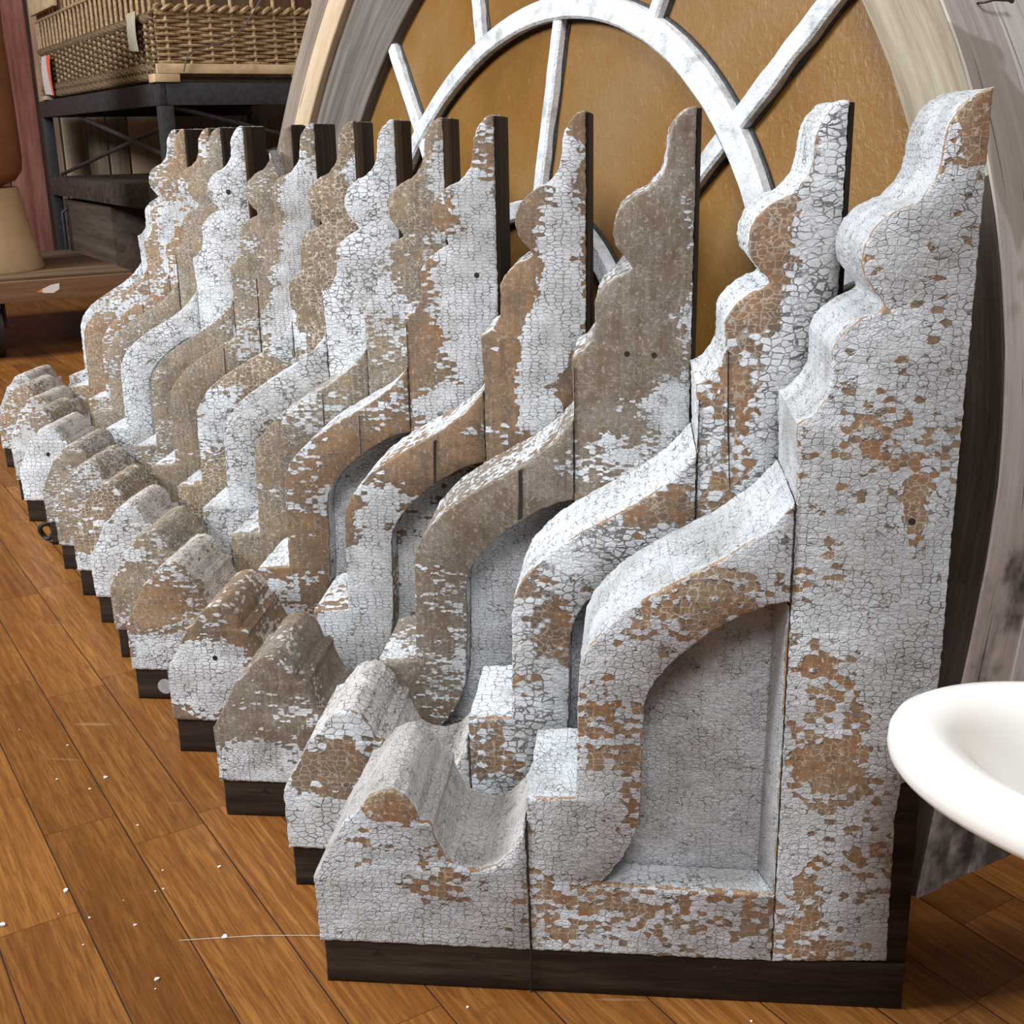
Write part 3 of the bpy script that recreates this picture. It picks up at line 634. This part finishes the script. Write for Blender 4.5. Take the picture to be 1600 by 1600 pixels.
# ------------------------------------------------------------------ background left: table, crate, basket, cart
metal = simple('black_painted_metal', (.014, .014, .016), (.035, .034, .036), ns=6, rough=.5)
def gp(a, b, z): return CX + U*a + V*b + Z*z
tb = thing('metal_table', 'black metal frame table with crossed rods behind the far end of the brackets', 'table', CX)
def G(a, b, z): return U*a + V*b + Z*z
TL, TW = 2.46, 1.25
bm = bmesh.new(); obox(bm, G(0, 0, .905), U*TL, V*.03, Z*.085, .003); obj('top_rail', bm, metal, tb)
bm = bmesh.new(); obox(bm, G(0, .031, .905), U*.03, V*(TW-.06), Z*.085, .003); obj('top_rail', bm, metal, tb)
bm = bmesh.new(); obox(bm, G(TL-.03, .031, .905), U*.03, V*(TW-.06), Z*.085, .003); obj('top_rail', bm, metal, tb)
bm = bmesh.new(); obox(bm, G(.031, .031, .96), U*(TL-.062), V*(TW-.06), Z*.02, .002); obj('table_top', bm, simple('dark_tabletop', (.03, .02, .015), (.06, .04, .03)), tb)
for a, b in ((0, 0), (TL-.06, 0), (0, TW-.06), (TL-.06, TW-.06)):
    bm = bmesh.new(); obox(bm, G(a, b, 0), U*.055, V*.055, Z*.904, .003); obj('leg', bm, metal, tb)
shelfw = wood('dark_shelf_wood', [(.025, .018, .014), (.055, .040, .032), (.09, .07, .055)], axis=0, across=30)
bm = bmesh.new(); obox(bm, G(.056, .0, .490), U*(TL-.118), V*(.6), Z*.10, .004); obj('lower_shelf', bm, shelfw, tb)
for q in ((G(-.0, .04, .70), G(1.70, .04, .90)), (G(.06, .062, .84), G(TL-.08, .062, .60)), (G(.02, .06, .63), G(.02, TW-.07, .90)), (G(.035, .06, .90), G(.035, TW-.07, .62))):
    bm = bmesh.new(); tube(bm, q, .010, 8); obj('cross_rod', bm, metal, tb)
cr = thing('storage_crate', 'dark stained wooden crate with a black metal latch under the table', 'crate', gp(1.22, .04, 0))
bm = bmesh.new(); obox(bm, (0, 0, 0), U*1.10, V*.42, Z*.47, .005); obj('body', bm, wood('crate_wood', [(.045, .032, .024), (.085, .06, .045), (.13, .095, .07)], axis=0, across=24, rot=-A_), cr)
bm = bmesh.new()
hb = U*.98 - V*.006
obox(bm, hb + Z*.18, U*.04, V*.005, Z*.26, .001); tube(bm, [hb+U*.01+Z*.42-V*.004, hb+U*.01-V*.03+Z*.40, hb+U*.01-V*.03+Z*.20, hb+U*.01+Z*.18-V*.004], .009, 8)
obj('latch', bm, metal, cr)
# wicker
cane = simple('wicker_cane', (.17, .105, .05), (.36, .24, .125), scale=(30, 30, 30), ns=3, rough=.6, c3=(.50, .36, .20), bump=.3)
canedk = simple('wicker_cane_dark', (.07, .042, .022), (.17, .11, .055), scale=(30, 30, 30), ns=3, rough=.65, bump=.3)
pine = wood('pale_pine_batten', [(.36, .24, .13), (.50, .36, .21), (.60, .45, .28)], axis=0, across=18, along=3)
bk_ = thing('wicker_basket', 'large open woven wicker basket sitting on the black metal table', 'basket', gp(.0, .0, .99))
def weave(fn, L, z0, z1, dz, ds, mt, rad, nm, amp=.008):
    bm = bmesh.new(); k = 0; z = z0
    while z < z1:
        n = int(L/ds*4); pts = []
        for i in range(n+1):
            s = L*i/n; ph = math.pi*s/ds + math.pi*k
            pts.append(fn(s, amp*math.sin(ph), z + .002*math.sin(s*9+k)))
        tube(bm, pts, rad, 5); z += dz; k += 1
    return obj(nm, bm, mt, bk_)
fr = lambda s, d, z: V*s - U*(d) + Z*z + U*.015 + V*.015
fl = lambda s, d, z: U*s - V*(d) + Z*z + V*.015 + U*.015
weave(fr, 1.16, .075, .262, .0125, .088, cane, .0058, 'woven_side')
weave(fl, 2.30, .065, .235, .0125, .088, canedk, .0058, 'woven_side')
for fn, L, mt, nm in ((fr, 1.16, cane, 'stakes'), (fl, 2.30, cane, 'stakes')):
    for i in range(int(L/.088)+1):
        s = min(.044+i*.088, L)
        bm = bmesh.new(); tube(bm, [fn(s, 0, .03), fn(s, 0, .62)], .0085, 7); obj('stake', bm, mt, bk_)
for fn, L, mt, zz in ((fr, 1.16, cane, .272), (fl, 2.30, canedk, .246)):
    bm = bmesh.new()
    for j in (0, 1):
        pts = [fn(L*i/200, .013*math.cos(L*i/200*70+j*math.pi), zz+.010*math.sin(L*i/200*70+j*math.pi)) for i in range(201)]
        tube(bm, pts, .009, 6)
    obj('braided_band', bm, mt, bk_)
bm = bmesh.new()
for q in range(2):
    for j in (0, 1):
        pts = [fl(2.30*i/200, .014*math.cos(2.30*i/200*60+j*math.pi), .030+q*.03+.011*math.sin(2.30*i/200*60+j*math.pi)) for i in range(201)]
        tube(bm, pts, .010, 6)
obj('rope_border', bm, canedk, bk_)
bm = bmesh.new()
pts = [fl(2.30*i/200, 0, .40) for i in range(201)]; tube(bm, pts, .011, 6); pts = [fr(1.16*i/60, 0, .62) for i in range(61)]; tube(bm, pts, .012, 6); obj('rim_rod', bm, cane, bk_)
bm = bmesh.new(); obox(bm, V*.0 - U*.012 + Z*.033, V*1.2, U*.02, Z*.036, .002)
o = obj('base_batten', bm, pine, bk_); o['label'] = 'pale pine batten with a dark nail hole'
bm = bmesh.new(); obox(bm, -U*.012 - V*.012 + Z*.001, V*.10, U*.09, Z*.031, .002); obj('corner_block', bm, pine, bk_)
bm = bmesh.new(); obox(bm, -V*.012 + U*2.17 + Z*.001, U*.14, V*.05, Z*.020, .002); obj('corner_block', bm, pine, bk_)
bm = bmesh.new(); obox(bm, U*.04 + V*.04 + Z*.002, U*2.24, V*1.1, Z*.02, .002); obj('bottom', bm, simple('basket_bottom', (.06, .04, .025), (.11, .075, .045)), bk_)
# dark inner lining boards seen between the stakes
bm = bmesh.new(); obox(bm, U*.10 + V*.05 + Z*.05, V*1.05, U*.012, Z*.9, .001); obj('inner_board', bm, wood('inner_board_wood', [(.08, .045, .025), (.16, .095, .052), (.24, .15, .09)], axis=2, across=14), bk_)
bm = bmesh.new(); obox(bm, U*.14 + V*.10 + Z*.05, U*2.08, V*.012, Z*.9, .001); obj('inner_board', bm, wood('inner_board_dark', [(.045, .026, .014), (.10, .06, .03), (.15, .095, .05)], axis=2, across=14), bk_)
def paper(nm, label, loc, dvec, wd, ht, mat, grp=None):
    bm = bmesh.new(); n = 6
    f = []; b = []
    for k in range(n+1):
        bend = .006*math.sin(k/n*3)
        for (lst, e) in ((f, 0), (b, .0012)):
            lst.append([bm.verts.new(-V*(bend+.003-e) - Z*(ht*k/n)), bm.verts.new(dvec*wd - V*(bend+.003-e) - Z*(ht*k/n*(1.0 if k < n else .93)))])
    for L in (f, b):
        for a, c in zip(L, L[1:]): bm.faces.new((a[0], a[1], c[1], c[0]))
    for s_ in (0, 1):
        for k in range(n): bm.faces.new((f[k][s_], f[k+1][s_], b[k+1][s_], b[k][s_]))
    bm.faces.new((f[0][0], f[0][1], b[0][1], b[0][0])); bm.faces.new((f[-1][0], f[-1][1], b[-1][1], b[-1][0]))
    o = obj(nm, bm, mat); o.location = loc; return tag(o, label, 'tag')
paper('paper_tag', 'grey paper price tag hanging on the corner of the wicker basket', gp(.17, -.012, 1.262), U, .13, .15, simple('grey_paper', (.30, .27, .20), (.42, .38, .29), ns=8, rough=.8))
mt, t, p = newmat('white_red_paper'); tc = t.n('TexCoord').outputs['Object']
s3 = t.n('SeparateXYZ', {0: tc}).outputs
kk = t.ss(t.m('ADD', t.m('MULTIPLY', t.noise(tc, 18, 2, .5), .05), t.m('ADD', t.m('MULTIPLY', s3[0], 1.3), t.m('MULTIPLY', s3[2], .25))), -.060, -.056)
t.L.new(t.mix(kk, (.62, .58, .54), (.75, .13, .07)), p.inputs['Base Color'])
paper('paper_label', 'white and orange red paper label hanging at the left end of the basket', gp(1.93, -.012, 1.205), U, .22, .20, mt)
# batten of the upper tray, far left top
bm = bmesh.new(); obox(bm, (0, 0, 0), U*.62, V*.02, Z*.085, .002)
o = obj('batten', bm, pine); o.location = gp(1.22, -.060, 1.40); 
tag(o, 'pale pine board lying along the top left rim of the wicker basket', 'board')
o.location = gp(1.62, -.030, 1.411)
# loose wires
wire = simple('dull_wire', (.05, .045, .04), (.12, .10, .09), rough=.5)
def hang(nm, label, pts, rad, mt=wire):
    bm = bmesh.new(); sm = []
    P = [Vector(p) for p in pts]
    for i in range(len(P)-1):
        p0, p1, p2, p3 = P[max(i-1, 0)], P[i], P[i+1], P[min(i+2, len(P)-1)]
        for k in range(8):
            q = k/8; sm.append(.5*((2*p1)+(p2-p0)*q+(2*p0-5*p1+4*p2-p3)*q*q+(3*p1-p0-3*p2+p3)*q**3))
    sm.append(P[-1]); tube(bm, sm, rad, 6); return tag(obj(nm, bm, mt), label, 'wire')
hang('wire', 'thin dark wire slanting across the front of the wicker basket', [gp(-.02, .46, 1.33), gp(-.022, .33, 1.17), gp(-.024, .20, 1.12), gp(-.022, .13, 1.095), gp(-.022, .10, 1.03)], .0028)
hang('wire', 'thin dark wire hanging down the right part of the wicker basket', [gp(-.02, .70, 1.33), gp(-.022, .70, 1.25), gp(-.022, .735, 1.18), gp(-.022, .76, 1.12)], .0024)
# boards leaning at the back
bcol = [('weathered_plank', [(.22, .13, .095), (.36, .23, .17), (.46, .31, .23)]), ('grey_plank', [(.28, .20, .13), (.44, .33, .22), (.55, .42, .29)]),
        ('brown_grey_plank', [(.24, .17, .11), (.38, .28, .19), (.48, .36, .25)]), ('olive_plank', [(.18, .125, .08), (.29, .21, .14), (.38, .28, .19)])]
lbs = ['reddish brown plank leaning at the back, leftmost of four under the table', 'wide light grey brown plank leaning second from the left at the back',
       'grey brown plank leaning third from the left at the back', 'olive grey plank leaning beside the tan panel at the back']
BX = [.020, .127, .261, .381, .502, .74]
for k in range(5):
    b0, b1 = BX[k], BX[k+1]; tanp = k == 4
    mt = wood('tan_plywood', [(.52, .33, .19), (.64, .43, .26), (.72, .50, .32)], axis=2, across=8, bump=.1) if tanp else wood(bcol[k][0], bcol[k][1], axis=2, across=22)
    bm = bmesh.new(); obox(bm, (0, 0, 0), V*(b1-b0-.012), U*.03, Z*1.75, .004)
    o = obj('tan_panel' if tanp else 'leaning_plank', bm, mt); o.location = gp(2.56, b0, 0)
    if tanp: tag(o, 'smooth tan wooden panel standing beside the planks behind the table', 'panel')
    else: tag(o, lbs[k], 'plank', 'planks standing at the back')
# red barn boards
dr = thing('red_board_door', 'faded red wooden board door standing behind the terracotta urn', 'door', gp(2.54, -.755, 0))
redm = wood('faded_red_paint', [(.13, .045, .035), (.24, .095, .075), (.33, .17, .14)], axis=2, across=14)
for k in range(4):
    bm = bmesh.new(); obox(bm, V*(k*.19), V*.183, U*.04, Z*2.3, .004); obj('board', bm, redm, dr)
# bent cane chairs under the table
def cane_stand(loc, label, sc):
    r = thing('cane_rack', label, 'rack', loc)
    for b0 in (0, .16, .32):
        bm = bmesh.new(); tube(bm, [V*b0+Z*0, V*b0+Z*.82*sc], .014, 8); obj('upright', bm, cane, r)
    for (b0, z0, b1, z1) in ((0, .5, .32, .8), (.32, .5, 0, .8), (0, .62, .32, .62), (0, .2, .32, .5), (.32, .2, 0, .5)):
        bm = bmesh.new(); tube(bm, [V*b0+Z*z0*sc+U*.022, V*(b0+b1)/2+Z*((z0+z1)/2*sc+.02)+U*.022, V*b1+Z*z1*sc+U*.022], .010, 8); obj('crossed_cane', bm, cane, r)
cane_stand(gp(.30, .66, 0), 'bent cane rack with crossed rods under the right end of the table', 1.02)
cane_stand(gp(.95, .64, 0), 'bent cane rack with crossed rods under the middle of the table', 1.05)
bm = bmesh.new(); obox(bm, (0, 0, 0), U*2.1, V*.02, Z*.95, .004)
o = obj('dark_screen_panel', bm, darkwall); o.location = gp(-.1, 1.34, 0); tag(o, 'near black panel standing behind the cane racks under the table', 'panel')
# cart
ct = thing('flat_cart', 'low wooden platform cart with black wheel at the left edge', 'cart', (-1.64, 3.616, 0))
deckw = wood('cart_deck_wood', [(.075, .045, .028), (.14, .09, .055), (.22, .145, .09)], axis=0, across=30, rot=-A_+math.pi/2)
frontw = wood('cart_front_board', [(.13, .068, .036), (.20, .11, .06), (.28, .165, .095)], axis=0, across=24, rot=-A_+math.pi/2)
for k in range(6):
    bm = bmesh.new(); obox(bm, U*(.005+k*.19) - V*1.3 + Z*.262, U*.184, V*1.3, Z*.038, .003); obj('deck_board', bm, deckw, ct)
bm = bmesh.new(); obox(bm, -V*1.3 - U*.03 + Z*.215, V*1.3, U*.034, Z*.075, .003); obj('front_board', bm, frontw, ct)
bm = bmesh.new(); obox(bm, -V*.04 + U*.01 + Z*.19, V*.04, U*1.1, Z*.07, .003); obj('side_rail', bm, frontw, ct)
rub = simple('black_rubber', (.012, .012, .012), (.03, .03, .03), rough=.55)
hubm = simple('grey_wheel_hub', (.06, .055, .05), (.14, .12, .10), rough=.5, metal=.3)
for (a, b) in ((.13, -.50), (1.0, -.50)):
    c0 = U*a + V*b + Z*.108
    bm = bmesh.new(); tube(bm, [c0 - V*.022, c0 - V*.020, c0 + V*.020, c0 + V*.022], [.098, .108, .108, .098], 40); w_ = obj('wheel', bm, rub, ct)
    bm = bmesh.new(); tube(bm, [c0 - V*.027, c0 - V*.0225], [.055, .062], 24); obj('hub', bm, hubm, w_)
    bm = bmesh.new(); obox(bm, c0 - V*.045 - U*.02 , U*.04, V*.012, Z*.10, .002); obox(bm, c0 + V*.033 - U*.02, U*.04, V*.012, Z*.10, .002); obj('fork', bm, metal, ct)
# torn label on the cart front
mt, t, p = newmat('torn_label_paper'); tc = t.n('TexCoord').outputs['Object']
t.L.new(t.mix(t.ss(t.vm('DOT_PRODUCT', tc, tuple(V)), .018, .026), (.72, .22, .05), (.78, .76, .70)), p.inputs['Base Color'])
bm = bmesh.new(); ol = [(0, 0), (.02, .008), (.055, .022), (.085, .026), (.082, .004), (.06, -.008), (.03, -.006)]
f = [bm.verts.new(V*a + Z*b) for a, b in ol]; b_ = [bm.verts.new(V*a + Z*b + U*.001) for a, b in ol]
bm.faces.new(f); bm.faces.new(b_[::-1])
for k in range(len(ol)): bm.faces.new((f[k], f[(k+1) % len(ol)], b_[(k+1) % len(ol)], b_[k]))
o = obj('torn_sticker', bm, mt, smooth=False); o.location = Vector((-1.64, 3.616, .248)) - V*.36 - U*.0312; tag(o, 'torn white and orange sticker on the front board of the cart', 'sticker')
# pedestal and urn on the cart
pd = bmesh.new(); lathe(pd, [(.285, 0), (.287, .006), (.262, .10), (.238, .22), (.228, .29), (.226, .31)], 0, 0, 64)
PC = (-2.325, 3.66, .3005)
o = obj('cream_pedestal', pd, simple('cream_glaze', (.56, .40, .23), (.66, .49, .30), ns=1.2, rough=.6, bump=.05)); o.location = PC
tag(o, 'cream conical plinth standing on the cart at the left edge', 'plinth')
pu = bmesh.new(); lathe(pu, [(.10, .0), (.17, .006), (.22, .025), (.247, .06), (.254, .11), (.252, .30), (.246, .55), (.25, .80)], 0, 0, 64)
o = obj('terracotta_urn', pu, simple('terracotta_clay', (.24, .095, .042), (.32, .135, .062), ns=1.5, rough=.75, bump=.08)); o.location = (PC[0], PC[1], PC[2]+.3105)
tag(o, 'tall terracotta urn on the cream plinth at the left edge', 'urn')
# ------------------------------------------------------------------ paint chips and thread on the floor
chipm = simple('paint_chip', (.66, .62, .56), (.80, .78, .73), rough=.8)
rnd = random.Random(4)
CH_ = [(-.32, .125, 1.6, 'triangular white paint flake on the floor near the left edge'), (-.36, .062, 1.5, 'white paint flake on the floor at the far left edge'), (-.121, .059, 1.2, 'tan grain lying on the pale thread'),
       (-.221, .072, .9, None), (-.166, -.009, 1.1, None), (-.379, .365, 1.1, None), (-.467, .445, .8, None), (-.293, .258, .7, None), (-.167, .181, .8, None), (.141, -.026, .8, None)]
for k in range(26):
    CH_.append((rnd.uniform(-.75, .0), 0, rnd.uniform(.35, .7), None))
    x = CH_[-1][0]; y = rnd.uniform(-.05, .30) - (x*1.15 if x > -.6 else .69); CH_[-1] = (x - .16, y*.8 - .10, CH_[-1][2], None)
for k in range(6):
    x = rnd.uniform(.3, .53); CH_.append((x, -.02 - rnd.random()*.035, rnd.uniform(.4, .8), None))
protos = []
for k in range(3):
    bm = bmesh.new(); n = 5+k; f = [bm.verts.new((.0035*math.cos(a)*rnd.uniform(.5, 1.1), .0035*math.sin(a)*rnd.uniform(.4, 1), .0006*rnd.random())) for a in [2*math.pi*j/n for j in range(n)]]
    b_ = [bm.verts.new(v.co+Vector((0, 0, .0012))) for v in f]; bm.faces.new(f[::-1]); bm.faces.new(b_)
    for j in range(n): bm.faces.new((f[j], f[(j+1) % n], b_[(j+1) % n], b_[j]))
    o = obj('paint_chip', bm, chipm, smooth=False); protos.append(o)
for k, (x, y, s_, lb) in enumerate(CH_):
    o = protos[k] if k < 3 else protos[k % 3].copy()
    if k >= 3: C.objects.link(o)
    o.location = (x, y, .0001); o.scale = (s_*.85, s_*.85, s_*.85); o.rotation_euler = (0, 0, rnd.uniform(0, 6))
    if k >= len(CH_)-6: tag(o, 'tiny off white paint chip lying just in front of the nearest bracket foot', 'paint chip', 'paint chips in front of the nearest foot')
    else: tag(o, lb or 'tiny off white paint chip on the open oak floor left of the row', 'paint chip', 'paint chips scattered on the floor')
bm = bmesh.new(); tube(bm, [(-.165, .050, .0009), (-.13, .056, .001), (-.09, .063, .0009), (-.05, .066, .0012), (-.006, .068, .0015)], .00035, 5)
tag(obj('thread', bm, simple('pale_thread', (.55, .5, .42), (.7, .65, .55))), 'fine pale thread lying on the floor against the nearest bracket foot', 'thread')
